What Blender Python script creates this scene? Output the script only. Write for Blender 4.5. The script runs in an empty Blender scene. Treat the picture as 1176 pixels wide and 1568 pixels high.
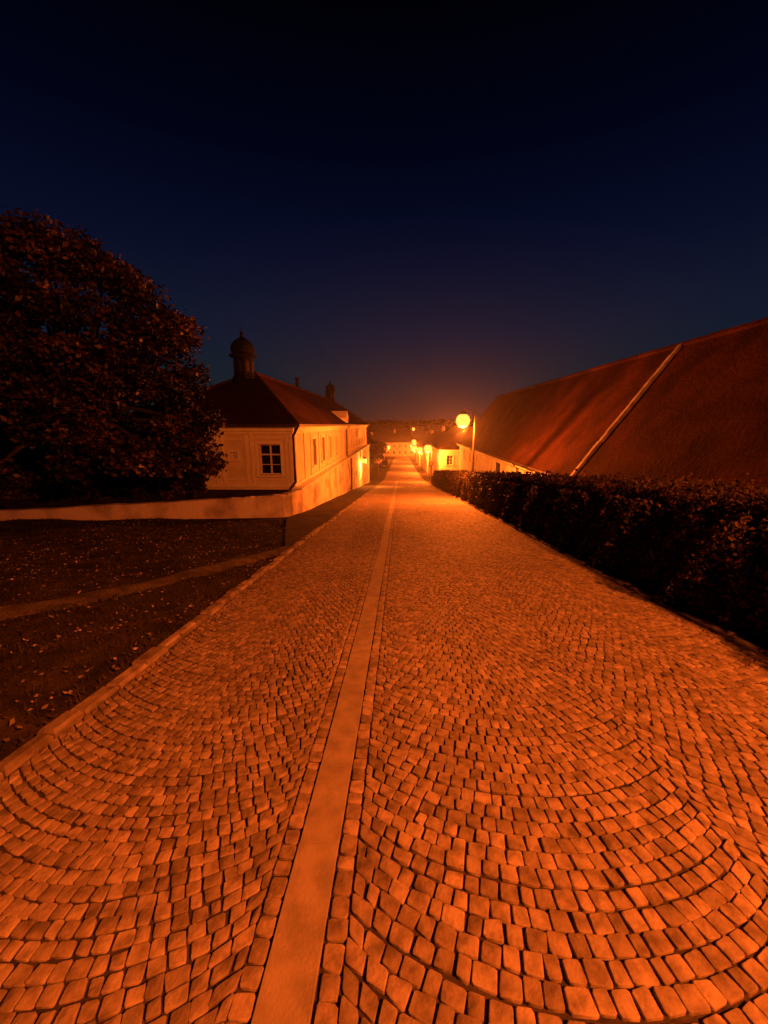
import bpy, math, numpy as np
from mathutils import Vector
rng=np.random.default_rng(7)
C=1.71
def rz(y):
    y=np.asarray(y,float)
    return np.where(y<55,-0.11*y,np.where(y<150,-6.05-0.05*(y-55),-10.8))
def rzf(y): return float(rz(y))
def und(x,y): return 0.010*np.sin(x*1.9+y*0.7)+0.008*np.sin(y*1.3-x*0.8)

# ---------------- materials ----------------
def mat(name,col,col2=None,scale=5.0,rough=0.8,bump=0.0,bscale=40.0,spec=0.4,island=0.0,metal=0.0,detail=6,contrast=(0.35,0.65),patch=0.0):
    m=bpy.data.materials.new(name); m.use_nodes=True
    nt=m.node_tree; N=nt.nodes; L=nt.links
    b=N['Principled BSDF']; b.inputs['Roughness'].default_value=rough
    b.inputs['Specular IOR Level'].default_value=spec
    b.inputs['Metallic'].default_value=metal
    tc=N.new('ShaderNodeTexCoord')
    n=N.new('ShaderNodeTexNoise'); n.inputs['Scale'].default_value=scale; n.inputs['Detail'].default_value=detail
    L.new(tc.outputs['Object'],n.inputs['Vector'])
    r=N.new('ShaderNodeValToRGB')
    r.color_ramp.elements[0].position=contrast[0]; r.color_ramp.elements[1].position=contrast[1]
    c2=col2 or tuple(c*0.7 for c in col)
    r.color_ramp.elements[0].color=(*c2,1); r.color_ramp.elements[1].color=(*col,1)
    L.new(n.outputs['Fac'],r.inputs['Fac'])
    out=r.outputs['Color']
    def scaled(out,src,lo,hi):
        mr=N.new('ShaderNodeMapRange'); mr.inputs['To Min'].default_value=lo; mr.inputs['To Max'].default_value=hi
        L.new(src,mr.inputs['Value'])
        mx=N.new('ShaderNodeVectorMath'); mx.operation='SCALE'
        L.new(out,mx.inputs[0]); L.new(mr.outputs['Result'],mx.inputs['Scale'])
        return mx.outputs['Vector']
    if island>0:
        g=N.new('ShaderNodeNewGeometry'); out=scaled(out,g.outputs['Random Per Island'],1-island,1+island*.6)
    if patch>0:
        n4=N.new('ShaderNodeTexNoise'); n4.inputs['Scale'].default_value=.55; n4.inputs['Detail'].default_value=4
        L.new(tc.outputs['Object'],n4.inputs['Vector']); out=scaled(out,n4.outputs['Fac'],1-patch*1.6,1+patch*1.2)
    L.new(out,b.inputs['Base Color'])
    if bump>0:
        n2=N.new('ShaderNodeTexNoise'); n2.inputs['Scale'].default_value=bscale; n2.inputs['Detail'].default_value=8
        L.new(tc.outputs['Object'],n2.inputs['Vector'])
        bp=N.new('ShaderNodeBump'); bp.inputs['Strength'].default_value=1.0; bp.inputs['Distance'].default_value=bump
        L.new(n2.outputs['Fac'],bp.inputs['Height']); L.new(bp.outputs['Normal'],b.inputs['Normal'])
    return m
def emis(name,col,s):
    m=bpy.data.materials.new(name); m.use_nodes=True
    b=m.node_tree.nodes['Principled BSDF']
    b.inputs['Base Color'].default_value=(.2,.08,.02,1); b.inputs['Roughness'].default_value=.8
    b.inputs['Emission Color'].default_value=(*col,1); b.inputs['Emission Strength'].default_value=s
    return m
def tilemat(name,col,col2,swap=False,fac=.5):
    m=mat(name,col,col2,scale=0.8,rough=0.9,spec=0.1,detail=10)
    nt=m.node_tree;N=nt.nodes;L=nt.links;b=N['Principled BSDF']
    tc=N.new('ShaderNodeTexCoord');s=N.new('ShaderNodeSeparateXYZ');c=N.new('ShaderNodeCombineXYZ')
    L.new(tc.outputs['Object'],s.inputs[0])
    L.new(s.outputs['X' if swap else 'Y'],c.inputs[0])
    ml=N.new('ShaderNodeMath');ml.operation='MULTIPLY';ml.inputs[1].default_value=1.3
    L.new(s.outputs['Z'],ml.inputs[0]);L.new(ml.outputs[0],c.inputs[1])
    br=N.new('ShaderNodeTexBrick');br.inputs['Scale'].default_value=1
    br.inputs['Brick Width'].default_value=0.17;br.inputs['Row Height'].default_value=0.15;br.inputs['Mortar Size'].default_value=0.012
    br.inputs['Color1'].default_value=(1,1,1,1);br.inputs['Color2'].default_value=(.55,.55,.55,1);br.inputs['Mortar'].default_value=(.3,.3,.3,1)
    L.new(c.outputs[0],br.inputs['Vector'])
    old=b.inputs['Base Color'].links[0].from_socket
    mx=N.new('ShaderNodeMix');mx.data_type='RGBA';mx.blend_type='MULTIPLY';mx.inputs[0].default_value=fac
    L.new(old,mx.inputs[6]);L.new(br.outputs['Color'],mx.inputs[7]);L.new(mx.outputs[2],b.inputs['Base Color'])
    n3=N.new('ShaderNodeTexNoise');n3.inputs['Scale'].default_value=9;n3.inputs['Detail'].default_value=8
    L.new(tc.outputs['Object'],n3.inputs['Vector'])
    bp=N.new('ShaderNodeBump');bp.inputs['Distance'].default_value=0.05
    L.new(n3.outputs['Fac'],bp.inputs['Height']);L.new(bp.outputs['Normal'],b.inputs['Normal'])
    return m

M={}
M['cobble']=mat('granite_cobble',(.34,.275,.235),(.15,.12,.10),scale=17,rough=.75,bump=.005,bscale=60,island=.34,spec=.2,contrast=(.3,.62),patch=.24)
M['slab']=mat('granite_slab',(.34,.29,.25),(.23,.20,.17),scale=9,rough=.8,bump=.003,bscale=80,island=.10,detail=12,patch=.15,spec=.2)
M['kerb']=mat('kerb_stone',(.34,.28,.24),(.15,.12,.10),scale=7,rough=.85,bump=.014,bscale=20,island=.35,spec=.2)
M['joint']=mat('joint_sand',(.055,.045,.037),(.022,.018,.015),scale=14,rough=.95,bump=.004,bscale=90)
M['farroad']=mat('far_cobble',(.24,.20,.17),(.15,.12,.11),scale=8,rough=.8,bump=.01,bscale=12)
M['soil']=mat('grass_soil',(.06,.045,.03),(.02,.016,.01),scale=3,rough=1,bump=.03,bscale=12,spec=.1)
M['path']=mat('dirt_path',(.15,.12,.085),(.06,.05,.035),scale=4,rough=1,bump=.03,bscale=25,spec=.1)
M['asph']=mat('asphalt',(.06,.05,.04),(.03,.025,.02),scale=2,rough=.95,bump=.008,bscale=60,spec=.1)
M['grass']=mat('grass_blade',(.06,.05,.028),(.022,.02,.011),scale=2,rough=.9,island=.5,spec=.1)
M['dead']=mat('fallen_leaf',(.34,.27,.19),(.09,.07,.045),scale=2,rough=.8,island=.8)
M['leaf']=mat('tree_leaf',(.085,.046,.024),(.014,.010,.007),scale=1.1,rough=.5,island=.85,spec=.3,contrast=(.44,.64))
M['hleaf']=mat('hedge_leaf',(.08,.05,.026),(.025,.018,.012),scale=2.5,rough=.7,island=.5,spec=.15)
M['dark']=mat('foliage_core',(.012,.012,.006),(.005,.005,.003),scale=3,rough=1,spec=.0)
M['bark']=mat('bark',(.04,.028,.02),(.02,.014,.01),scale=6,rough=1,bump=.03,bscale=15)
M['plaster']=mat('plaster',(.72,.66,.50),(.58,.52,.39),scale=1.6,rough=.9,bump=.004,bscale=25,spec=.2,detail=10)
M['trim']=mat('plaster_trim',(.80,.78,.64),(.70,.67,.54),scale=2.5,rough=.9,bump=.003,bscale=30,spec=.2)
M['oldwall']=mat('weathered_render',(.74,.66,.52),(.30,.24,.17),scale=1.1,rough=.95,bump=.02,bscale=7,spec=.15,detail=12,contrast=(.32,.55))
M['tile']=tilemat('roof_tile',(.085,.035,.022),(.045,.02,.014))
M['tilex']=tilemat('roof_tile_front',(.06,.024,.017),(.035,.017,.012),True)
M['barn']=tilemat('barn_tile',(.060,.020,.013),(.026,.009,.006),fac=.4)
M['copper']=mat('dark_copper',(.012,.014,.013),(.008,.009,.009),rough=.9,spec=.1)
M['metal']=mat('dark_metal',(.06,.05,.045),(.04,.035,.03),rough=.5,metal=.4)
M['zinc']=mat('zinc_flashing',(.36,.32,.28),(.18,.16,.14),scale=3,rough=.7)
M['glass']=mat('window_glass',(.012,.012,.014),(.008,.008,.01),rough=.12,spec=.6)
M['frame']=mat('window_frame',(.68,.65,.57),(.55,.52,.45),rough=.6)
M['door']=mat('door_wood',(.03,.02,.015),(.02,.012,.01),rough=.7)
M['lens']=emis('sodium_glass',(1,.32,.045),2.8)
M['carp']=mat('car_paint',(.05,.05,.06),(.045,.045,.055),rough=.3,spec=.6)
M['rubber']=mat('rubber',(.02,.02,.02),rough=.9)
M['red']=mat('sign_red',(.4,.03,.02),rough=.5)
M['white']=mat('sign_white',(.75,.75,.75),(.7,.7,.7),rough=.5)

# ---------------- mesh builder ----------------
class MB:
    def __init__(s): s.v=[];s.f=[];s.m=[];s.mats=[]
    def mi(s,k):
        if k not in s.mats: s.mats.append(k)
        return s.mats.index(k)
    def add(s,vs,fs,k):
        o=len(s.v); s.v+= [tuple(map(float,a)) for a in vs]
        i=s.mi(k)
        for f in fs: s.f.append(tuple(o+a for a in f)); s.m.append(i)
    def hexa(s,vs,k): s.add(vs,[(0,3,2,1),(4,5,6,7),(0,1,5,4),(1,2,6,5),(2,3,7,6),(3,0,4,7)],k)
    def box(s,x0,x1,y0,y1,z0,z1,k):
        s.hexa([(x0,y0,z0),(x1,y0,z0),(x1,y1,z0),(x0,y1,z0),(x0,y0,z1),(x1,y0,z1),(x1,y1,z1),(x0,y1,z1)],k)
    def lathe(s,cx,cy,prof,k,n=12,rot=0):
        vs=[];fs=[]
        for r,z in prof:
            for i in range(n):
                a=2*math.pi*i/n+rot; vs.append((cx+r*math.cos(a),cy+r*math.sin(a),z))
        for j in range(len(prof)-1):
            for i in range(n):
                i2=(i+1)%n; fs.append((j*n+i,j*n+i2,(j+1)*n+i2,(j+1)*n+i))
        fs.append(tuple(range(n))[::-1]); fs.append(tuple((len(prof)-1)*n+i for i in range(n)))
        s.add(vs,fs,k)
    def tube(s,pts,rad,k,n=8):
        pts=[Vector(p) for p in pts]; vs=[];fs=[]
        for i,p in enumerate(pts):
            d=(pts[min(i+1,len(pts)-1)]-pts[max(i-1,0)]).normalized()
            a=d.cross(Vector((0,0,1)));
            if a.length<.1: a=d.cross(Vector((1,0,0)))
            a.normalize(); b=d.cross(a); r=rad[i] if hasattr(rad,'__len__') else rad
            for j in range(n):
                t=2*math.pi*j/n; q=p+a*math.cos(t)*r+b*math.sin(t)*r; vs.append(tuple(q))
        for i in range(len(pts)-1):
            for j in range(n):
                j2=(j+1)%n; fs.append((i*n+j,i*n+j2,(i+1)*n+j2,(i+1)*n+j))
        fs.append(tuple(range(n))); fs.append(tuple((len(pts)-1)*n+i for i in range(n)))
        s.add(vs,fs,k)
    def build(s,name,parent=None,smooth=False):
        me=bpy.data.meshes.new(name); me.from_pydata(s.v,[],s.f)
        for k in s.mats: me.materials.append(M[k])
        me.polygons.foreach_set('material_index',s.m)
        if smooth: me.polygons.foreach_set('use_smooth',[True]*len(s.f))
        me.update()
        o=bpy.data.objects.new(name,me); bpy.context.scene.collection.objects.link(o)
        if parent: o.parent=parent
        return o
def empty(name,loc=(0,0,0)):
    o=bpy.data.objects.new(name,None); o.location=loc; o.empty_display_size=.3
    bpy.context.scene.collection.objects.link(o); return o
def npmesh(name,V,F,k,parent=None):
    me=bpy.data.meshes.new(name); q=F.shape[1]
    me.vertices.add(len(V)); me.vertices.foreach_set('co',V.astype(np.float32).ravel())
    me.loops.add(F.size); me.loops.foreach_set('vertex_index',F.astype(np.int32).ravel())
    me.polygons.add(len(F)); me.polygons.foreach_set('loop_start',np.arange(0,F.size,q,dtype=np.int32))
    me.polygons.foreach_set('loop_total',np.full(len(F),q,dtype=np.int32))
    me.materials.append(M[k]); me.update(calc_edges=True); me.validate()
    o=bpy.data.objects.new(name,me); bpy.context.scene.collection.objects.link(o)
    if parent: o.parent=parent
    return o

# ---------------- ground ----------------
XL,XR=-2.17,3.30; SL,SR=-0.446,-0.256
xs=np.concatenate([[-900,-400,-200,-100,-60,-40,-30,-22],np.arange(-18,-2.3,.35),[-2.25,-1,1,3.4,4,4.6,5,5.5,6,7,8,10,12,15,20,30,45,70,120,220,450,900]])
ys=np.concatenate([[-60,-30,-15,-8,-4],np.arange(-2,20,.35),np.arange(20,60,2),np.arange(60,160,5),[170,190,220,260,300,350,420,500,600,750,950]])
def gbump(X,Y): return (0.05*np.sin(X*1.7+Y)*np.sin(Y*1.1-X*.4)+.02*np.sin(X*5)*np.cos(Y*4.3))*np.clip((-2.3-X)/1.5,0,1)*np.clip((13-Y)/1.5,0,1)
X,Y=np.meshgrid(xs,ys)
Z=rz(Y)
left=(X<-2.3)
Z=Z+np.where(left,0.0,-.06)+gbump(X,Y)
Z-=np.clip((X-4.8)/1.2,0,1)*1.6*np.clip((60-Y)/10,0,1)
hill=np.clip((Y-220)/500,0,1)
Z+=hill**1.1*17+hill*3*np.sin(X*.01+1)
V=np.stack([X,Y,Z],-1).reshape(-1,3); nx=len(xs);ny=len(ys)
ii,jj=np.meshgrid(np.arange(nx-1),np.arange(ny-1)); a=(jj*nx+ii).ravel()
ground=npmesh('grass_ground',V,np.stack([a,a+1,a+nx+1,a+nx],-1),'soil')

def strip(name,xa,xb,yy,dz,k,parent=None,fx=None):
    yy=np.asarray(yy,float)
    xa=np.broadcast_to(xa,yy.shape)
    t=np.linspace(0,1,8)[None,:]
    X=xa[:,None]*(1-t)+xb*t; Y=np.repeat(yy[:,None],8,1)
    Z=rz(Y)+dz+(und(X,Y) if fx is None else 0)
    n=8;m=len(yy); ii,jj=np.meshgrid(np.arange(n-1),np.arange(m-1)); a=(jj*n+ii).ravel()
    return npmesh(name,np.stack([X,Y,Z],-1).reshape(-1,3),np.stack([a,a+1,a+n+1,a+n],-1),k,parent)
road=empty('cobblestone_road')
strip('joint_bed',XL-.02,XR+.02,np.arange(-6,62,.4),-.013,'joint',road)
strip('distant_surface',XL-.02,XR+.02,np.concatenate([np.arange(60,150,5),[150,165,400]]),-.004,'farroad',road,fx=1)

# ---------------- cobbles ----------------
quads=[]
def arcs(xl,xr,n,ya,yb,s=.092,w=.088,al=.60):
    P=(xr-xl)/n; R=P/2/math.sin(al); m=int(round(2*R*al/w)); du=2*al/m
    rows=np.arange(ya,yb,s)
    jy=rng.normal(0,.0030,len(rows))
    for j,y0 in enumerate(rows):
        sh=(.25 if j%2 else -.25)*du+rng.normal(0,.05*du)
        for k in range(n):
            xc=xl+P*(k+.5)
            u=np.linspace(-al,al,m+1)+sh
            u[1:-1]+=rng.uniform(-.17,.17,m-1)*du
            if k==0: u[0]=-al
            if k==n-1: u[-1]=al
            x=R*np.sin(u)
            y=-R*np.cos(u)+R*math.cos(al)+jy[j]+.010*np.sin(y0*2.1)
            t=s*np.cos(u)
            e=np.clip((P/2-np.abs(x))/.22,0,1)
            ux=x-np.sin(u)*t*e; uy=y+s*(1-e)+np.cos(u)*t*e
            lo=np.stack([np.clip(x+xc,xl,xr),y+y0],-1); up=np.stack([np.clip(ux+xc,xl,xr),uy+y0],-1)
            q=np.stack([lo[:-1],lo[1:],up[1:],up[:-1]],1)
            wd=q[:,1,0]-q[:,0,0]
            quads.append(q[wd>.018])
def column(x0,x1,ya,yb,s=.1):
    y=np.arange(ya,yb,s); y=y+rng.uniform(-.012,.012,len(y)); n=len(y)-1
    q=np.zeros((n,4,2)); q[:,0]=np.stack([np.full(n,x0),y[:-1]],-1);q[:,1]=np.stack([np.full(n,x1),y[:-1]],-1)
    q[:,2]=np.stack([np.full(n,x1),y[1:]],-1);q[:,3]=np.stack([np.full(n,x0),y[1:]],-1); quads.append(q)
YA,YB=-2.5,60
arcs(XL,SL-.075,1,YA,YB,w=.063,s=.065,al=.66)
arcs(SR+.08,XR-.08,2,YA,YB,w=.074,s=.077)
column(SL-.075,SL,YA,YB,.072); column(SR,SR+.08,YA,YB,.082); column(XR-.08,XR,YA,YB,.09)
Q=np.concatenate(quads)
cen=Q.mean(1,keepdims=True)
d=Q-cen; ln=np.linalg.norm(d,axis=2,keepdims=True)
Q=cen+d*np.clip((ln-rng.uniform(.0040,.0072,(len(Q),1,1)))/ln,.3,1)+rng.normal(0,.0026,Q.shape)
cy=cen[:,0,1]
near=Q[cy<13]; far=Q[cy>=13]
def stonemesh(Q,name,oct_):
    n=len(Q); c=Q.mean(1,keepdims=True)
    if oct_:
        nxt=np.roll(Q,-1,1); r=np.zeros((n,8,2)); r[:,0::2]=Q+.10*(nxt-Q); r[:,1::2]=Q+.90*(nxt-Q)
        r+=rng.normal(0,.0016,r.shape)
        K=8; rings=[(1.0,-.030),(.995,-.0035),(.965,-.0005),(.88,.0002)]
    else:
        r=Q;K=4; rings=[(1.0,-.03),(.98,-.003),(.88,0)]
    tilt=rng.normal(0,.030,(n,2)); h=rng.normal(0,.0014,(n,1))
    Vs=[]
    for i,(sc,z) in enumerate(rings):
        p=c+(r-c)*sc
        zz=z+h+((p-c)*tilt[:,None,:]).sum(2)
        if oct_ and i>=2: zz=zz+rng.normal(0,.0007,zz.shape)
        zz=zz+rz(p[...,1])+und(p[...,0],p[...,1])
        Vs.append(np.concatenate([p,zz[...,None]],2))
    V=np.stack(Vs,1)
    Rn=len(rings)
    F=[]
    base=(np.arange(n)*Rn*K)[:,None]
    for j in range(Rn-1):
        for i in range(K):
            i2=(i+1)%K; F.append(base+np.array([[j*K+i,j*K+i2,(j+1)*K+i2,(j+1)*K+i]]))
    t=(Rn-1)*K
    if K==8:
        for q in [(0,1,2,3),(0,3,4,7),(4,5,6,7)]: F.append(base+np.array([[t+a for a in q]]))
    else: F.append(base+np.array([[t,t+1,t+2,t+3]]))
    return npmesh(name,V.reshape(-1,3),np.concatenate(F),'cobble',road)
stonemesh(near,'paving_stones',True); stonemesh(far,'paving_stones_downhill',False)

def blocks(name,x0,x1,ya,yb,lmin,lmax,h,k,parent,jit=.004,gap=.004,bev=.012):
    mb=MB(); y=ya
    while y<yb:
        l=rng.uniform(lmin,lmax)*(1 if y<25 else 2.0); y1=y+l-gap
        j=rng.normal(0,jit,3); xa,xb=x0+j[0],x1+j[1]
        zt=[rzf(yy)+h+j[2]+float(und((xa+xb)/2,yy)) for yy in (y,y1)]; 
        b=bev
        mb.hexa([(xa,y,zt[0]-.15),(xb,y,zt[0]-.15),(xb,y1,zt[1]-.15),(xa,y1,zt[1]-.15),(xa,y,zt[0]-b),(xb,y,zt[0]-b),(xb,y1,zt[1]-b),(xa,y1,zt[1]-b)],k)
        mb.hexa([(xa,y,zt[0]-b),(xb,y,zt[0]-b),(xb,y1,zt[1]-b),(xa,y1,zt[1]-b),(xa+b,y+b*.6,zt[0]),(xb-b,y+b*.6,zt[0]),(xb-b,y1-b*.6,zt[1]),(xa+b,y1-b*.6,zt[1])],k)
        y+=l
    return mb.build(name,parent)
blocks('centre_slab_strip',SL+.004,SR-.004,-2.5,60,.4,.75,.002,'slab',road,jit=.001,gap=.003,bev=.003)
kl=empty('kerb'); blocks('kerb_stones',XL-.13,XL-.01,-3,75,.16,.36,.045,'kerb',kl,jit=.012,gap=.014,bev=.02)
kr=empty('kerb'); blocks('kerb_stones',XR+.01,XR+.13,-3,60,.2,.45,.035,'kerb',kr,jit=.010,gap=.014,bev=.016)
yy_=np.arange(7.6,90,.5); strip('pavement',np.interp(yy_,[7.6,9.5,12.5],[-2.35,-2.9,-3.75]),XL-.13,yy_,.03,'asph',None)
def ribbon(name,pts,w,k,dz):
    pts=np.array(pts,float); t=np.linspace(0,1,60); tt=np.linspace(0,1,len(pts))
    p=np.stack([np.interp(t,tt,pts[:,0]),np.interp(t,tt,pts[:,1])],-1)
    for _ in range(4): p[1:-1]=(p[:-2]+p[1:-1]*2+p[2:])/4
    d=np.gradient(p,axis=0); d/=np.linalg.norm(d,axis=1,keepdims=True); nn=np.stack([-d[:,1],d[:,0]],-1)
    cols=[]
    for k2,o in enumerate(np.linspace(-1,1,7)):
        ww=w*(1+.18*np.sin(t*23+o*2)+.1*np.sin(t*57))*o/2
        q=p+nn*ww[:,None]
        zz=rz(q[:,1])+dz*(1-abs(o)**2)+gbump(q[:,0],q[:,1])
        cols.append(np.concatenate([q,zz[:,None]],1))
    V=np.stack(cols,1).reshape(-1,3); ii,jj=np.meshgrid(np.arange(6),np.arange(59)); a=(jj*7+ii).ravel()
    return npmesh(name,V,np.stack([a,a+1,a+8,a+7],-1),k), p
_,pp=ribbon('dirt_path',[(-9,1.2),(-6.2,2.9),(-4.4,4.2),(-3.5,5.5),(-2.8,6.7),(-2.35,7.9)],.50,'path',.045)

def gz(x,y): return rz(y)+gbump(x,y)
def scatter(n,x0,x1,y0,y1,power=1.0):
    x=x1-(x1-x0)*rng.random(n); y=y0+(y1-y0)*rng.random(n)**power
    dist=np.min(np.hypot(x[:,None]-pp[None,:,0],y[:,None]-pp[None,:,1]),axis=1)
    k=(dist>.14+.1*rng.random(n))|(rng.random(n)<.12); k&=~((y>7.6)&(x>np.interp(y,[7.6,9.5,12.5],[-2.35,-2.9,-3.75])))
    return x[k],y[k]
x,y=scatter(60000,-13,-2.33,.2,12.4,1.4); n=len(x)
ang=rng.uniform(0,6.28,n); hh=rng.uniform(.02,.065,n); wv=.006+.003*rng.random(n)
cx_,sy_=np.cos(ang)*wv,np.sin(ang)*wv; z=gz(x,y)-.005
lx,ly=rng.normal(0,.02,n),rng.normal(0,.02,n)
V=np.stack([np.stack([x-cx_,y-sy_,z],-1),np.stack([x+cx_,y+sy_,z],-1),np.stack([x+lx,y+ly,z+hh],-1)],1).reshape(-1,3)
npmesh('grass',V,np.arange(3*n).reshape(-1,3),'grass')
def leafmesh(name,P,size,k,parent=None,flat=0.0):
    n=len(P); a=rng.normal(0,1,(n,3))
    if flat>0: a[:,2]*=(1-flat)
    a/=np.linalg.norm(a,axis=1,keepdims=True)
    b=rng.normal(0,1,(n,3)); 
    if flat>0: b[:,2]*=(1-flat)
    b-=a*(a*b).sum(1,keepdims=True); b/=np.linalg.norm(b,axis=1,keepdims=True)
    c=np.cross(a,b); s=(size*rng.uniform(.6,1.3,n))[:,None]
    V=np.stack([P-a*s*.5,P+b*s*.32-a*s*.05+c*s*.08,P+a*s*.55+c*s*-.04,P-b*s*.32-a*s*.05+c*s*.08],1).reshape(-1,3)
    return npmesh(name,V,np.arange(4*n).reshape(-1,4),k,parent)
x,y=scatter(4200,-9,-2.3,.3,12.2,1.2)
leafmesh('fallen_leaves',np.stack([x,y,gz(x,y)+.03],-1),.042,'dead',None,.7)
nn=240; x=-2.15+np.abs(rng.normal(0,.2,nn)); y=rng.uniform(.5,14,nn)
nn2=60
x2=rng.uniform(.1,3.3,nn2);y2=rng.uniform(2.5,12,nn2)
xx=np.concatenate([x,x2]);yy=np.concatenate([y,y2]); kk=xx<-.6; kk|=xx>.1; xx=xx[kk];yy=yy[kk]
leafmesh('fallen_leaves',np.stack([xx,yy,rz(yy)+.008+und(xx,yy)],-1),.026,'dead',None,.85)

# ---------------- trees ----------------
def tree(name,base,clumps,nleaf,size,trunk_r=.28,reject=None,pw=.38):
    root=empty(name)
    mb=MB(); bx,by,bz=base
    cl=np.array(clumps); top=cl[:,2].max()
    mid=Vector((cl[:,0].mean(),cl[:,1].mean(),bz+(top-bz)*.45))
    fork=Vector((bx*.8+mid.x*.2,by*.8+mid.y*.2,bz+(top-bz)*.28))
    mb.tube([(bx,by,bz-.2),(bx,by,bz+.4),tuple(fork)],[trunk_r*1.5,trunk_r,trunk_r*.8],'bark',10)
    mb.tube([tuple(fork),tuple((fork+mid)/2+Vector((.15,0,.1))),tuple(mid),(mid.x,mid.y,top-.9)],[trunk_r*.75,trunk_r*.6,trunk_r*.4,.03],'bark',8)
    for i,c in enumerate(cl):
        s=fork.lerp(mid,rng.random()); e=Vector(c[:3]); m2=(s+e)/2+Vector((0,0,.3))
        mb.tube([tuple(s),tuple(m2),tuple(e)],[trunk_r*.3,trunk_r*.18,.02],'bark',5)
    mb.build('trunk_and_limbs',root)
    P=[]
    w=cl[:,3]**2; w/=w.sum()
    for c,ww in zip(cl,w):
        n=int(nleaf*ww); d=rng.normal(0,1,(n,3)); d/=np.linalg.norm(d,axis=1,keepdims=True)
        r=c[3]*(rng.random(n)**pw)*(1+.35*np.sin(d[:,0]*7+c[0])*np.sin(d[:,1]*6+d[:,2]*5))
        P.append(c[:3]+d*r[:,None]*np.array([1,1,.68]))
    P=np.concatenate(P)
    if reject is not None: P=P[~reject(P)]
    leafmesh('leaf_crown',P,size,'leaf',root,.35)
    return root
def crownclumps(cx,cy,rows,n):
    out=[]
    for (z,r0,xc,rad) in rows:
        k=max(3,int(n*r0))
        for i in range(k):
            a=2*math.pi*(i+rng.random()*.7)/k; rr=r0*rng.uniform(.45,1.02)
            out.append((xc+rr*math.cos(a),cy+rr*.8*math.sin(a),z+rng.normal(0,.28),rad*rng.uniform(.6,1.25)))
    return out
rows=[(C-1.0,4.3,-10.3,.68),(C-.1,4.5,-10.4,.72),(C+.8,4.4,-10.3,.74),(C+1.6,4.1,-10.1,.74),(C+2.4,3.7,-9.9,.72),(C+3.1,3.2,-9.8,.70),(C+3.8,2.7,-9.7,.66),(C+4.4,2.1,-9.8,.6)]
cl=crownclumps(0,11.5,rows,4.6)
for (xx_,zz_,rr_) in [(-6.9,2.3,.75),(-7.2,3.1,.75),(-7.9,3.9,.72),(-8.6,4.5,.7),(-9.5,4.85,.65),(-10.6,4.8,.65),(-11.7,4.7,.7),(-6.3,1.1,.8),(-6.0,.1,.8),(-6.0,-.7,.7),(-6.7,-1.1,.6),(-12.8,4.6,.7)]:
    cl.append((xx_,11.3,C+zz_,rr_))
tree('chestnut_tree',(-10.9,13.6,rzf(13.6)+.1),cl,78000,.14,.3,reject=lambda P:(P[:,1]>14.15)&(P[:,0]>-11.2))
rows=[(C+.2,3.2,-16.4,1.1),(C+1.8,3.2,-16.2,1.1),(C+3.4,2.8,-15.8,1.0),(C+4.5,2.0,-15.4,.8)]
tree('chestnut_tree',(-17.2,13.5,rzf(13.5)),crownclumps(0,13.5,rows,3),24000,.18,.3)
for (tx,ty,h,r) in [(-6.3,66,6.5,2.6),(-7.5,74,8,3),(-5.6,100,6,2.4),(-9,58,7,2.6),(9.5,140,7,3.2),(-14,165,7,4),(20,190,7,4)]:
    zb=rzf(ty); rows=[(zb+h*.35,r*.8,tx,r*.42),(zb+h*.55,r*.85,tx,r*.45),(zb+h*.78,r*.5,tx,r*.42),(zb+h*.9,r*.2,tx,r*.35)]
    tree('roadside_tree',(tx,ty,zb),crownclumps(0,ty,rows,2.2),5000,.38,.2)

def bushy(name,x0,x1,y0,y1,zf,h,n,size,k='hleaf',yexp=1.0,corek='dark',inset=.12,bump=.1):
    root=empty(name)
    yy=np.linspace(y0,y1,max(3,int((y1-y0)/.5)+2)); V=[];F=[]
    for j,yv in enumerate(yy):
        zb=float(zf(yv))
        yc=min(max(yv,y0+inset),y1-inset)
        V+=[(x0+inset,yc,zb-.1),(x1-inset,yc,zb-.1),(x1-inset*1.2,yc,zb+h-inset),(x0+inset*1.2,yc,zb+h-inset)]
    m=len(yy)
    for j in range(m-1):
        for i in range(4): F.append((j*4+i,j*4+(i+1)%4,(j+1)*4+(i+1)%4,(j+1)*4+i))
    F.append((0,1,2,3));F.append(((m-1)*4,(m-1)*4+1,(m-1)*4+2,(m-1)*4+3))
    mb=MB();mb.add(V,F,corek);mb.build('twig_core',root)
    W=x1-x0; 
    y=y0+(y1-y0)*rng.random(n)**yexp
    per=2*h+W; s=rng.random(n)*per
    x=np.where(s<h,x0,np.where(s<h+W,x0+(s-h),x1)); z=np.where(s<h,s,np.where(s<h+W,h,2*h+W-s))
    lump=bump*(np.sin(y*3.1+z*2)*.5+np.sin(y*7.3+x*5+z*6)*.35+np.sin(y*17+x*9)*.2)
    side=np.where(s<h,-1,np.where(s<h+W,0,1)); topm=(side==0)
    dep=np.abs(rng.normal(0,.06,n))
    x=x+side*(lump-dep)*1.0+rng.normal(0,.02,n); z=z+topm*(lump*.8-dep+rng.exponential(.03,n))+rng.normal(0,.02,n)
    x=np.where(z>h-.12,np.clip(x,x0+.05,x1-.05),x)
    P=np.stack([x,y,z+zf(y)],-1)
    sz=size*(np.clip((y-2)/14,0,1)*1.3+1) if yexp!=1.0 else size*np.ones(n)
    leafmesh('leaf_shell',P,sz,k,root,0)
    for ye in (y0,y1):
        q=int(900*h*W); P=np.stack([rng.uniform(x0,x1,q),ye+rng.normal(0,.05,q),rng.random(q)*h+float(zf(ye))],-1)
        leafmesh('leaf_end',P,size*1.5,k,root,0)
    return root
bushy('hedge',3.42,4.85,-1.5,40,lambda y:rz(y),1.42,130000,.045,yexp=2.0,bump=.16)
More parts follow.
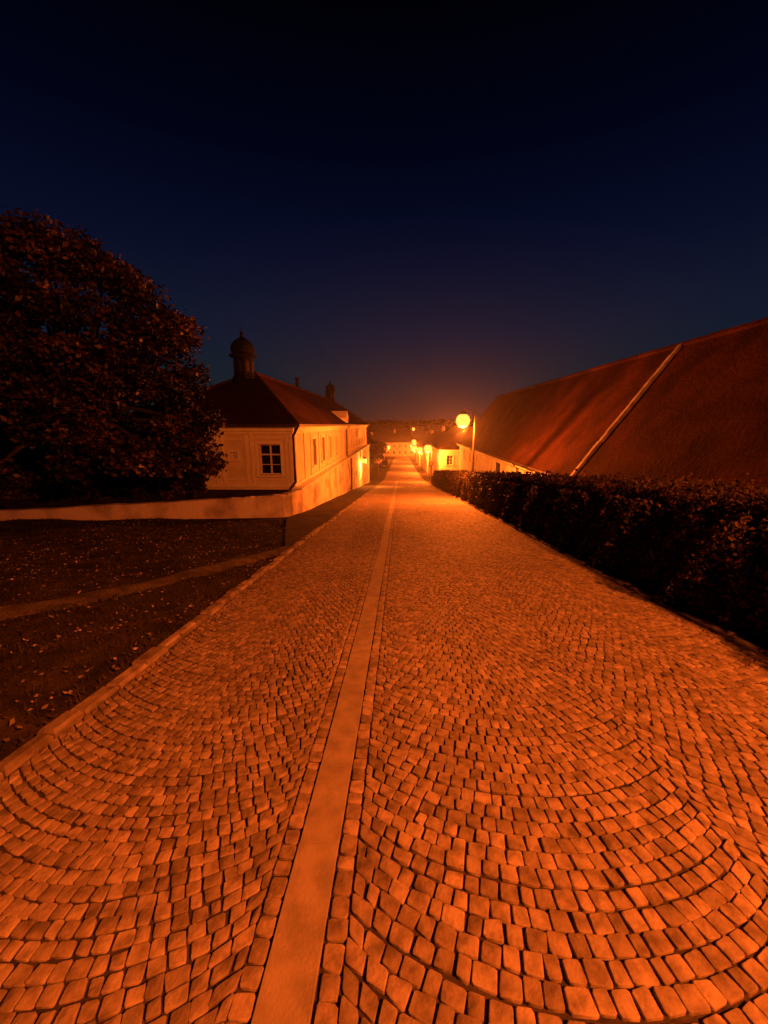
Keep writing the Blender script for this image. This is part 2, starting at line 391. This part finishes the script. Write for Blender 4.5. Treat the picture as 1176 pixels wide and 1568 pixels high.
bushy('shrub',-14.5,-7.3,13.35,14.2,lambda y:rz(y)*0+C-3.1,1.75,12000,.09,k='leaf',bump=.2)

# ---------------- facade helper ----------------
def facade(mb,org,U,n,L,z0,z1,ops,k='plaster',depth=.16,sur=True,kt='trim'):
    U=Vector(U);n=Vector(n);o=Vector(org)
    def P(u,z,d): q=o+U*u-n*d; return (q.x,q.y,z)
    def pb(u0,u1,za,zb,d0,d1,kk): mb.hexa([P(u0,za,d0),P(u1,za,d0),P(u1,za,d1),P(u0,za,d1),P(u0,zb,d0),P(u1,zb,d0),P(u1,zb,d1),P(u0,zb,d1)],kk)
    us=sorted({0,L}|{a for op in ops for a in op[:2]}); zs=sorted({z0,z1}|{a for op in ops for a in op[2:4]})
    for i in range(len(us)-1):
        for j in range(len(zs)-1):
            uc=(us[i]+us[i+1])/2;zc=(zs[j]+zs[j+1])/2
            if any(op[0]<uc<op[1] and op[2]<zc<op[3] for op in ops): continue
            mb.add([P(us[i],zs[j],0),P(us[i+1],zs[j],0),P(us[i+1],zs[j+1],0),P(us[i],zs[j+1],0)],[(0,1,2,3)],k)
    for op in ops:
        a,b,c,d=op[:4]; kind=op[4] if len(op)>4 else 'w'
        for q in ([(a,c,0),(a,d,0),(a,d,depth),(a,c,depth)],[(b,c,0),(b,d,0),(b,d,depth),(b,c,depth)],[(a,c,0),(b,c,0),(b,c,depth),(a,c,depth)],[(a,d,0),(b,d,0),(b,d,depth),(a,d,depth)]):
            mb.add([P(*t) for t in q],[(0,1,2,3)],k)
        mb.add([P(a,c,depth),P(b,c,depth),P(b,d,depth),P(a,d,depth)],[(0,1,2,3)],'glass' if kind=='w' else 'door')
        if kind=='w':
            t=.045
            pb(a,a+t,c,d,depth-.05,depth-.003,'frame');pb(b-t,b,c,d,depth-.05,depth-.003,'frame')
            pb(a+t,b-t,c,c+t,depth-.05,depth-.003,'frame');pb(a+t,b-t,d-t,d,depth-.05,depth-.003,'frame')
            m=(a+b)/2; pb(m-.03,m+.03,c+t,d-t,depth-.045,depth-.003,'frame')
            zz=c+(d-c)*.66; pb(a+t,m-.03,zz-.025,zz+.025,depth-.04,depth-.003,'frame');pb(m+.03,b-t,zz-.025,zz+.025,depth-.04,depth-.003,'frame')
            if d-c>.9:
                zz=c+(d-c)*.33; pb(a+t,m-.03,zz-.012,zz+.012,depth-.03,depth-.003,'frame');pb(m+.03,b-t,zz-.012,zz+.012,depth-.03,depth-.003,'frame')
        if sur:
            w=.11
            pb(a-w,a,c,d+w,-.035,-.001,kt);pb(b,b+w,c,d+w,-.035,-.001,kt);pb(a,b,d,d+w,-.035,-.001,kt)
            pb(a-w-.03,b+w+.03,c-.08,c,-.08,-.001,kt)
    return pb,P

# ---------------- left manor building ----------------
bld=empty('manor_house')
mb=MB(); EX=-4.0; WX=-10.6; Y0=14.6; Y1=47.0; ZE=C; ZP=C-2.36
ops=[(.46,1.28,C-1.86,C-.72),(2.12,2.36,C-1.28,C-1.02)]
pb,P=facade(mb,(EX,Y0,0),(-1,0,0),(0,-1,0),-(WX-EX),C-3.6,ZE-.12,ops)
for u0,u1 in [(0,.12),(.19,.27),(1.5,1.58),(1.7,1.78),(2.62,2.70),(2.82,2.96),(4.2,4.34),(6.3,6.6)]: pb(u0,u1,ZP+.16,ZE-.34,-.05,-.001,'trim')
pb(-.05,6.6,ZE-.34,ZE-.24,-.06,-.001,'trim');pb(-.09,6.6,ZE-.24,ZE-.12,-.14,-.001,'trim')
pb(-.03,6.6,ZP+.02,ZP+.16,-.06,-.001,'trim')
pb(.27,1.5,ZP+.30,ZP+.35,-.03,-.001,'trim'); pb(1.78,2.62,ZP+.30,ZP+.35,-.03,-.001,'trim'); pb(1.78,2.62,ZE-.56,ZE-.5,-.03,-.001,'trim');pb(.27,1.5,ZE-.52,ZE-.46,-.03,-.001,'trim')
wy=[18.3,20.4,22.5,24.6,26.7]
ops=[(a-Y0-.38,a-Y0+.38,C-1.85,C-.65) for a in wy]
wy2=[31.5,34,36.5,39,41.5,44.3]
ops+=[(a-Y0-.42,a-Y0+.42,C-1.9,C-.6) for a in wy2]
pb,P=facade(mb,(EX,Y0,0),(0,1,0),(1,0,0),Y1-Y0,ZP-.05,ZE-.12,ops)
for a in [0,.3,1.7,2.9]+[w-Y0+1.0 for w in wy]+[w-Y0+1.2 for w in wy2]: pb(a,a+.14,ZP+.16,ZE-.34,-.045,-.001,'trim')
pb(0.001,Y1-Y0,ZE-.34,ZE-.24,-.06,-.001,'trim');pb(0.001,Y1-Y0,ZE-.24,ZE-.12,-.14,-.001,'trim')
pb(0.001,Y1-Y0,ZP+.02,ZP+.16,-.06,-.001,'trim')
ops=[(a-13.3-.3,a-13.3+.3,float(rz(a))+.9,float(rz(a))+1.5) for a in (25,33,35.5,38.2,41,44)]
ops+=[(29.6-13.3,30.5-13.3,float(rz(30.5))+.04,float(rz(30))+1.75,'d')]
pb,P=facade(mb,(-3.68,13.3+.9,0),(0,1,0),(1,0,0),Y1-13.3-.9,-6.6,ZP,[(a-.9,b-.9,*r) for a,b,*r in ops],k='oldwall',sur=False)
mb.box(-4.0,-3.60,14.2,Y1,ZP,ZP+.05,'trim')
mb.add([(-3.68,Y1,-6.6),(WX,Y1,-6.6),(WX,Y1,ZE-.12),(-4,Y1,ZE-.12),(-4,Y1,ZP),(-3.68,Y1,ZP)],[(0,1,2,3,4,5)],'plaster')
mb.add([(WX,Y0,-5),(WX,Y1,-6.6),(WX,Y1,ZE-.12),(WX,Y0,ZE-.12)],[(0,1,2,3)],'plaster')
mb.build('walls_and_windows',bld)
mb=MB(); ov=.28; rx=-7.3; RZ=C+2.5
a=(EX+ov,Y0-ov,ZE);b=(EX+ov,Y1+ov,ZE);c=(WX-ov,Y1+ov,ZE);d=(WX-ov,Y0-ov,ZE);r0=(rx,20.3,RZ);r1=(rx,43.5,RZ)
mb.add([a,b,r1,r0],[(0,1,2,3)],'tile');mb.add([c,d,r0,r1],[(0,1,2,3)],'tile')
mb.add([d,a,r0],[(0,1,2)],'tilex');mb.add([b,c,r1],[(0,1,2)],'tilex')
for s,e in ((a,r0),(d,r0),(b,r1),(c,r1),(r0,r1)): mb.tube([s,e],.09,'tile',6)
mb.box(EX+ov-.001,EX+ov+.09,Y0-ov,Y1+ov,ZE-.09,ZE+.01,'metal')
mb.box(WX-ov,EX+ov-.002,Y0-ov-.09,Y0-ov+.001,ZE-.09,ZE+.01,'metal')
mb.box(WX-ov+.05,EX+ov-.01,Y0-ov+.01,Y1+ov,ZE-.115,ZE-.03,'trim')
mb.tube([(EX+ov+.02,Y0-ov-.0,ZE-.08),(EX+.08,Y0-.1,ZE-.4),(EX+.08,Y0-.1,ZP+.25),(EX-.02,Y0-.3,ZP+.05)],.05,'metal')
mb.tube([(EX+ov+.03,29,ZE-.08),(EX+.1,29,ZE-.4),(EX+.1,29,ZP+.1),(-3.6,29,ZP-.1),(-3.6,29,rzf(29)+.1)],.05,'metal')
for yy,hh,w_ in ((28.7,.7,.1),(41,.6,.25)):
    mb.box(rx-w_,rx+w_,yy-w_,yy+w_,RZ-.4,RZ+hh-.1,'copper'); mb.box(rx-w_-.05,rx+w_+.05,yy-w_-.05,yy+w_+.05,RZ+hh-.1,RZ+hh,'copper')
yy=29.3; mb.box(EX-.9,EX+.12,yy-.55,yy+.55,ZE-.1,ZE+.45,'trim')
mb.add([(EX+.14,yy-.7,ZE+.45),(EX+.14,yy+.7,ZE+.45),(EX+.14,yy,ZE+.95),(EX-1.6,yy-.7,ZE+.45),(EX-1.6,yy+.7,ZE+.45),(EX-1.6,yy,ZE+.95)],[(0,1,2),(0,2,5,3),(1,4,5,2)],'trim')
mb.build('hipped_roof',bld)
def turret(tx,ty,zb,s,name):
    mb=MB(); w=.42*s
    mb.lathe(tx,ty,[(w*1.25,zb-.7*s),(w*1.2,zb),(w*1.05,zb+.05*s),(w,zb+.8*s)],'copper',8,.39)
    for i in range(8):
        an=i*math.pi/4; 
        q=[(tx+math.cos(an)*w*.96+dx*-math.sin(an),ty+math.sin(an)*w*.96+dx*math.cos(an),zb+z*s) for dx,z in ((-.08*s,.15),(.08*s,.15),(.08*s,.65),(-.08*s,.65))]
        mb.add(q,[(0,1,2,3)],'door')
    mb.lathe(tx,ty,[(w,zb+.8*s),(w*1.4,zb+.86*s),(w*1.42,zb+.92*s),(w*1.1,zb+.97*s),(w*1.2,zb+1.1*s),(w*1.18,zb+1.28*s),(w*.95,zb+1.45*s),(w*.55,zb+1.58*s),(w*.22,zb+1.66*s),(w*.14,zb+1.74*s)],'copper',16)
    mb.lathe(tx,ty,[(.02*s,zb+1.72*s),(.09*s,zb+1.78*s),(.09*s,zb+1.84*s),(.025*s,zb+1.9*s),(.018*s,zb+2.1*s)],'copper',8)
    mb.build(name,bld)
turret(-7.3,19.0,C+2.15,1.05,'lantern_turret'); turret(-7.3,42.2,C+2.45,1.0,'lantern_turret_rear')
gw=empty('garden_wall'); mb=MB()
pts=[(-15.5,11.4,.28),(-12.3,11.75,.33),(-9.5,12.1,.5),(-7,12.45,.68),(-5.2,12.75,.82),(-4.5,12.9,.9),(-4.05,13.1,.94),(-3.78,13.45,.98),(-3.66,14.3,1.0)]
P=np.array(pts); t=np.linspace(0,len(pts)-1,48); px=np.interp(t,range(len(pts)),P[:,0]);py=np.interp(t,range(len(pts)),P[:,1])
topz=np.interp(px,[-15.5,-12.3,-3.7],[C-2.72,C-2.68,ZP])
V=[];F=[]
for i in range(48):
    dx=px[min(i+1,47)]-px[max(i-1,0)];dy=py[min(i+1,47)]-py[max(i-1,0)];l=math.hypot(dx,dy);nxn,nyn=-dy/l*.28,dx/l*.28
    zt=topz[i]+rng.normal(0,.012)
    V+=[(px[i],py[i],rzf(py[i])-.4),(px[i],py[i],zt-.03),(px[i]+nxn*.1,py[i]+nyn*.1,zt),(px[i]+nxn,py[i]+nyn,zt),(px[i]+nxn,py[i]+nyn,rzf(py[i])-.4)]
for i in range(47):
    for j in range(4): F.append((i*5+j,(i+1)*5+j,(i+1)*5+j+1,i*5+j+1))
mb.add(V,F,'oldwall'); mb.build('rendered_wall',gw)
mb=MB(); mb.add([(px[i],py[i]+.15,topz[i]-.1) for i in range(46)]+[(-3.75,14.62,ZP-.06),(-15.5,14.62,ZP-.12)],[tuple(range(48))],'soil'); mb.build('terrace_ground')

# ---------------- barn on right ----------------
barn=empty('barn'); mb=MB()
BX=6.5;BRX=10.5;BZ=C-2.1;BRZ=C+2.9;BY0,BY1=1.5,46
ops=[(a-BY0-.35,a-BY0+.35,BZ-1.5,BZ-.55) for a in (18,21.5,25,32,35.5,39,42.5)]+[(28-BY0-1,28-BY0+1,BZ-3.6,BZ-.5,'d')]
facade(mb,(BX+.35,BY0,0),(0,1,0),(-1,0,0),BY1-BY0,-7.5,BZ+.25,ops,k='plaster')
mb.box(BX+.1,BX+.35,BY0,BY1,BZ-.25,BZ-.03,'trim')
mb.add([(BX+.35,BY1,-7.5),(14.2,BY1,-7.5),(14.2,BY1,BZ),(BX+.35,BY1,BZ)],[(0,1,2,3)],'plaster')
for yy in (14.2,22.9,37): mb.tube([(BX-.05,yy,BZ-.05),(BX+.25,yy,BZ-.4),(BX+.25,yy,BZ-4)],.05,'metal')
mb.build('walls',barn)
mb=MB()
ny_=60;nz_=10;V=[];F=[]
for j in range(ny_+1):
    yy=BY0+(BY1-BY0)*j/ny_
    for i in range(nz_+1):
        t=i/nz_; zz=BZ+(BRZ-BZ)*t-.05*math.sin(t*math.pi)+.012*math.sin(yy*.4)*t
        V.append((BX+(BRX-BX)*t,yy+(-1.6*t if j==ny_ else 0),zz))
for j in range(ny_):
    for i in range(nz_): a=j*(nz_+1)+i; F.append((a,a+1,a+nz_+2,a+nz_+1))
mb.add(V,F,'barn')
mb.add([(BRX,BY0,BRZ),(BRX,BY1-1.6,BRZ),(14.5,BY1,BZ),(14.5,BY0,BZ)],[(0,1,2,3)],'barn')
mb.add([(BX,BY1,BZ),(BRX,BY1-1.6,BRZ),(14.5,BY1,BZ)],[(0,1,2)],'barn')
mb.add([(BX,BY0,BZ),(BRX,BY0,BRZ),(14.5,BY0,BZ)],[(0,1,2)],'plaster')
for j in range(110):
    ya=BY0+j*.4
    if ya>BY1-1.9: break
    z=BRZ+.012*math.sin(ya*.4)+rng.normal(0,.006); mb.tube([(BRX,ya,z),(BRX,ya+.39,z+.015)],[.10,.12],'barn',6)
for i in range(14):
    t0=i/14;t1=(i+.97)/14
    q=lambda t,h:(BX+(BRX-BX)*t-.78*h, BZ+(BRZ-BZ)*t+.62*h)
    j=rng.normal(0,.02); ya=15.15+1.5*(t0)*.6+j; yb=15.15+1.5*t1*.6+j
    (x0,z0),(x1,z1),(x2,z2),(x3,z3)=q(t0,-.05),q(t1,-.05),q(t0,.09),q(t1,.09)
    mb.hexa([(x0,ya,z0),(x0,ya+.17,z0),(x1,yb+.17,z1),(x1,yb,z1),(x2,ya,z2),(x2,ya+.17,z2),(x3,yb+.17,z3),(x3,yb,z3)],'zinc')
mb.tube([(BX-.05,BY0,BZ-.03),(BX-.05,BY1,BZ-.03)],.07,'metal',6)
mb.build('tiled_roof',barn)

# ---------------- distant houses ----------------
def house(name,x0,x1,y0,y1,zb,ze,zr_,axis,face,spacing=2.6,km='tile',wall='plaster',storeys=1):
    root=empty(name); mb=MB()
    def ws(L):
        o=[]; a=1.2
        while a<L-1.2:
            for s in range(storeys):
                zt=ze-.6-s*2.5
                if zt-1.2>zb+.4: o.append((a-.4,a+.4,zt-1.2,zt))
            a+=spacing
        return o
    if face in('-x','both'): facade(mb,(x0,y0,0),(0,1,0),(-1,0,0),y1-y0,zb,ze,ws(y1-y0),k=wall)
    else: mb.add([(x0,y0,zb),(x0,y1,zb),(x0,y1,ze),(x0,y0,ze)],[(0,1,2,3)],wall)
    if face=='+x': facade(mb,(x1,y0,0),(0,1,0),(1,0,0),y1-y0,zb,ze,ws(y1-y0),k=wall)
    else: mb.add([(x1,y0,zb),(x1,y1,zb),(x1,y1,ze),(x1,y0,ze)],[(0,1,2,3)],wall)
    facade(mb,(x0,y0,0),(1,0,0),(0,-1,0),x1-x0,zb,ze,ws(x1-x0),k=wall)
    mb.add([(x0,y1,zb),(x1,y1,zb),(x1,y1,ze),(x0,y1,ze)],[(0,1,2,3)],wall)
    mb.box(x0-.12,x1+.12,y0-.12,y1+.12,ze,ze+.15,'trim'); mb.build('walls',root)
    mb=MB(); o=.35; z=ze+.15; h=min(x1-x0,y1-y0)*.25
    A,B,Cc,D=(x0-o,y0-o,z),(x1+o,y0-o,z),(x1+o,y1+o,z),(x0-o,y1+o,z)
    if axis=='x':
        m=(y0+y1)/2; e,f=(x0+h,m,zr_),(x1-h,m,zr_)
        mb.add([A,B,f,e],[(0,1,2,3)],'tilex');mb.add([Cc,D,e,f],[(0,1,2,3)],'tilex');mb.add([B,Cc,f],[(0,1,2)],km);mb.add([D,A,e],[(0,1,2)],km)
    else:
        m=(x0+x1)/2; e,f=(m,y0+h,zr_),(m,y1-h,zr_)
        mb.add([A,D,f,e],[(0,1,2,3)],km);mb.add([B,Cc,f,e],[(0,1,2,3)],km);mb.add([A,B,e],[(0,1,2)],'tilex');mb.add([Cc,D,f],[(0,1,2)],'tilex')
    cx=(x0+x1)/2
    mb.box(cx-.3,cx+.3,(y0+y1)/2-1,(y0+y1)/2-.4,zr_-1,zr_+.7,'oldwall')
    mb.build('roof',root); return root
house('town_house',5.2,12,51,66,-8.2,C-3.3,C-.2,'y','-x')
house('town_house',5.0,12,70,90,-8.5,C-4.6,C-1.2,'y','-x')
house('town_house',4.8,12,94,118,-10,C-6.0,C-2.2,'y','-x')
house('town_house',-12,-5.2,108,135,-10.8,C-6.6,C-3,'y','+x')
house('town_hall',-10.5,6,158,168,-10.9,C-7.2,C-2.6,'x','front',storeys=2,spacing=2.3)
house('town_house',9,22,150,162,-10.9,C-6.6,C-2.5,'x','-x')
house('town_house',-30,-14,150,162,-10.9,C-7,C-3,'x','front')
house('hillside_house',8,18,300,312,-10,C-1.5,C+1.5,'x','front')
house('hillside_house',24,36,330,342,-10,C-.5,C+3,'x','front')

P=[]
for i in range(240):
    x=rng.uniform(-420,420); y=rng.uniform(380,640); h=np.clip((y-220)/500,0,1); z=-10.8+h**1.1*17+h*3*math.sin(x*.01+1)
    r=rng.uniform(4,8); k=60; d=rng.normal(0,1,(k,3)); P.append(np.array([x,y,z+1])+d*np.array([r*.6,r*.4,r*.22]))
leafmesh('distant_woods',np.concatenate(P),4.5,'dark',None,.2)

# ---------------- lamps ----------------
COL=(1.0,.15,.012)
def lamp(x,y,h,P,side=-1,arm=.5,name='street_lamp',rad=.27,zb=None):
    zb=rzf(y) if zb is None else zb; root=empty(name)
    mb=MB()
    mb.lathe(x,y,[(.13,zb-.3),(.13,zb+.05),(.10,zb+.1),(.09,zb+.9),(.06,zb+1.0),(.045,zb+h+.1)],'metal',10)
    mb.tube([(x,y,zb+h+.02),(x+side*arm*.35,y,zb+h+.22),(x+side*arm*.8,y,zb+h+.25),(x+side*arm,y,zb+h+.15)],.025,'metal')
    lx=x+side*arm
    mb.lathe(lx,y,[(.05,zb+h+.2),(.10,zb+h+.14),(rad*.5,zb+h+.06),(rad*.55,zb+h)],'metal',14)
    mb.build('pole_and_hood',root)
    mb=MB(); mb.lathe(lx,y,[(rad*.5,zb+h-.003),(rad*.85,zb+h-rad*.3),(rad*1.03,zb+h-rad*.75),(rad*1.03,zb+h-rad*1.1),(rad*.85,zb+h-rad*1.5),(rad*.5,zb+h-rad*1.78),(.03,zb+h-rad*1.9)],'lens',20)
    mb.build('glowing_globe',root,True)  # globe oversized, its shape standing in for the lamp's bloom
    l=bpy.data.lights.new('sodium_bulb','POINT'); l.energy=P; l.color=COL; l.shadow_soft_size=.1
    lo=bpy.data.objects.new('sodium_bulb',l); lo.location=(lx,y,zb+h-rad*1.9-.14); bpy.context.scene.collection.objects.link(lo); lo.parent=root
lamp(3.75,20.4,4.45,7000,arm=.6,rad=.34)
lamp(4.0,50,4.7,8500,rad=.5)
lamp(3.9,70,4.6,8500,rad=.55)
lamp(3.5,95,4.8,9000,rad=.65,arm=.3)
lamp(4.6,118,6.5,9000,rad=.65)
lamp(-4.2,128,4.8,7000,side=1,rad=.6)
lamp(5,148,4.7,9000,rad=.6)
lamp(9,260,9.0,6000,rad=1.0,zb=-9.3)
lamp(4.75,-1.5,5.2,5700,arm=.8)
wl=empty('wall_lantern'); mb=MB(); yy=36.5; zl=C-3.2
mb.tube([(-3.68,yy,zl+.25),(-3.35,yy,zl+.32),(-3.3,yy,zl+.2)],.02,'metal'); mb.lathe(-3.3,yy,[(.03,zl+.25),(.22,zl+.12),(.22,zl+.1)],'metal',6)
mb.build('bracket',wl); mb=MB(); mb.lathe(-3.3,yy,[(.24,zl+.1),(.18,zl-.30)],'lens',6); mb.build('lantern_glass',wl)
l=bpy.data.lights.new('bulb','POINT'); l.energy=1500; l.color=(1,.22,.025); l.shadow_soft_size=.08
lo=bpy.data.objects.new('bulb',l); lo.location=(-3.1,yy,zl-.44); bpy.context.scene.collection.objects.link(lo); lo.parent=wl

# haze box added to put a glow around the lamps (homogeneous scattering)
mm=bpy.data.materials.new('halo_haze'); mm.use_nodes=True; N=mm.node_tree.nodes; N.remove(N['Principled BSDF'])
vs=N.new('ShaderNodeVolumeScatter'); vs.inputs['Density'].default_value=.0012; vs.inputs['Anisotropy'].default_value=.6; vs.inputs['Color'].default_value=(1,1,1,1)
mm.node_tree.links.new(vs.outputs[0],N['Material Output'].inputs['Volume']); M['halo']=mm
mb=MB(); mb.hexa([(-9,12,-6),(14,12,-6),(14,155,-14),(-9,155,-14),(-9,12,7.2),(14,12,7.2),(14,155,-1),(-9,155,-1)],'halo'); mb.build('lamp_halo_haze')

# ---------------- street furniture ----------------
def sign(x,y):
    root=empty('traffic_sign'); mb=MB(); zb=rzf(y)
    mb.lathe(x,y,[(.03,zb-.2),(.03,zb+2.5)],'zinc',8)
    v=[];n=20
    for r,yy in ((.3,-.045),(.3,-.03)):
        for i in range(n): v.append((x+r*math.cos(i*2*math.pi/n),y+yy,zb+2.3+r*math.sin(i*2*math.pi/n)))
    mb.add(v,[tuple(range(n)),tuple(range(n,2*n))]+[(i,(i+1)%n,n+(i+1)%n,n+i) for i in range(n)],'red')
    mb.add([(x+.2*math.cos(i*2*math.pi/n),y-.049,zb+2.3+.2*math.sin(i*2*math.pi/n)) for i in range(n)],[tuple(range(n))],'white')
    mb.build('post_and_plate',root)
sign(3.6,46); sign(-3.4,62)
for yy in (41.5,43.5):
    r=empty('bollard'); mb=MB(); zb=rzf(yy); mb.lathe(3.6,yy,[(.09,zb-.1),(.08,zb+.7),(.1,zb+.75),(.08,zb+.88),(.02,zb+.93)],'metal',10); mb.build('post',r)
def car(x,y,k='carp'):
    root=empty('parked_car'); zb=rzf(y); mb=MB()
    low=[(-2.1,.3),(-2.15,.7),(-1.9,.92),(-1.1,.98),(1.9,1.0),(2.15,.88),(2.2,.32)]
    v=[];n=len(low)
    for s,w in ((-1,.86),(1,.86)):
        for a,z in low: v.append((x+s*w*(0.96 if z<.5 or z>.95 else 1),y+a,zb+z))
    mb.add(v,[tuple(range(n)),tuple(range(n,2*n))]+[(i,i+1,n+i+1,n+i) for i in range(n-1)]+[(n-1,0,n,2*n-1)],k)
    cab=[(-1.2,.975,.8),(-.55,1.42,.64),(.95,1.46,.64),(1.85,.995,.78)]
    v=[];n=4
    for s in (-1,1):
        for a,z,w in cab: v.append((x+s*w,y+a,zb+z))
    mb.add(v,[(0,1,2,3),(4,5,6,7),(0,1,5,4),(2,3,7,6)],'glass'); mb.add([v[1],v[2],v[6],v[5]],[(0,1,2,3)],k)
    for s in (-1,1):
        for a in (-1.35,1.35):
            pts=[(x+s*.72,y+a,zb+.32),(x+s*.88,y+a,zb+.32)]; mb.tube(pts,.32,'rubber',14); mb.tube([(x+s*.86,y+a,zb+.32),(x+s*.89,y+a,zb+.32)],.19,'zinc',10)
        mb.box(x+s*.6-.14,x+s*.6+.14,y-2.17,y-2.13,zb+.68,zb+.82,'red')
        mb.box(x+s*.92-.07,x+s*.92+.07,y+.0-.75,y-.6,zb+.95,zb+1.07,k)
    mb.box(x-.26,x+.26,y-2.18,y-2.14,zb+.5,zb+.62,'white')
    mb.build('body',root)
car(-3.4,88); car(-3.5,95)

# ---------------- world ----------------
w=bpy.data.worlds.new('World'); bpy.context.scene.world=w; w.use_nodes=True
N=w.node_tree.nodes;L=w.node_tree.links
bg=N['Background']; tc=N.new('ShaderNodeTexCoord'); sp=N.new('ShaderNodeSeparateXYZ'); rp=N.new('ShaderNodeValToRGB')
L.new(tc.outputs['Generated'],sp.inputs[0]);L.new(sp.outputs['Z'],rp.inputs['Fac']);L.new(rp.outputs['Color'],bg.inputs['Color'])
st=[(0,(.0110,.0125,.013)),(.077,(.0092,.0150,.020)),(.2,(.0055,.0098,.0250)),(.342,(.0027,.0044,.0190)),(.50,(.0006,.0011,.0075)),(.65,(.0002,.0003,.0011))]
cr=rp.color_ramp
cr.elements[0].position=0;cr.elements[0].color=(*st[0][1],1);cr.elements[1].position=.65;cr.elements[1].color=(*st[-1][1],1)
for p,c in st[1:-1]: e=cr.elements.new(p);e.color=(*c,1)
bg.inputs['Strength'].default_value=1.0

# ---------------- camera ----------------
cam=bpy.data.cameras.new('camera'); cam.sensor_fit='HORIZONTAL'; cam.sensor_width=36; cam.lens=36*600/1176; cam.clip_end=3000; cam.clip_start=.05
co=bpy.data.objects.new('camera',cam); co.location=(0,0,C); co.rotation_euler=(math.radians(90-12.6),0,math.radians(2.33))
bpy.context.scene.collection.objects.link(co); bpy.context.scene.camera=co
s=bpy.context.scene; s.view_settings.view_transform='Standard'; s.view_settings.look='None'; s.view_settings.exposure=0
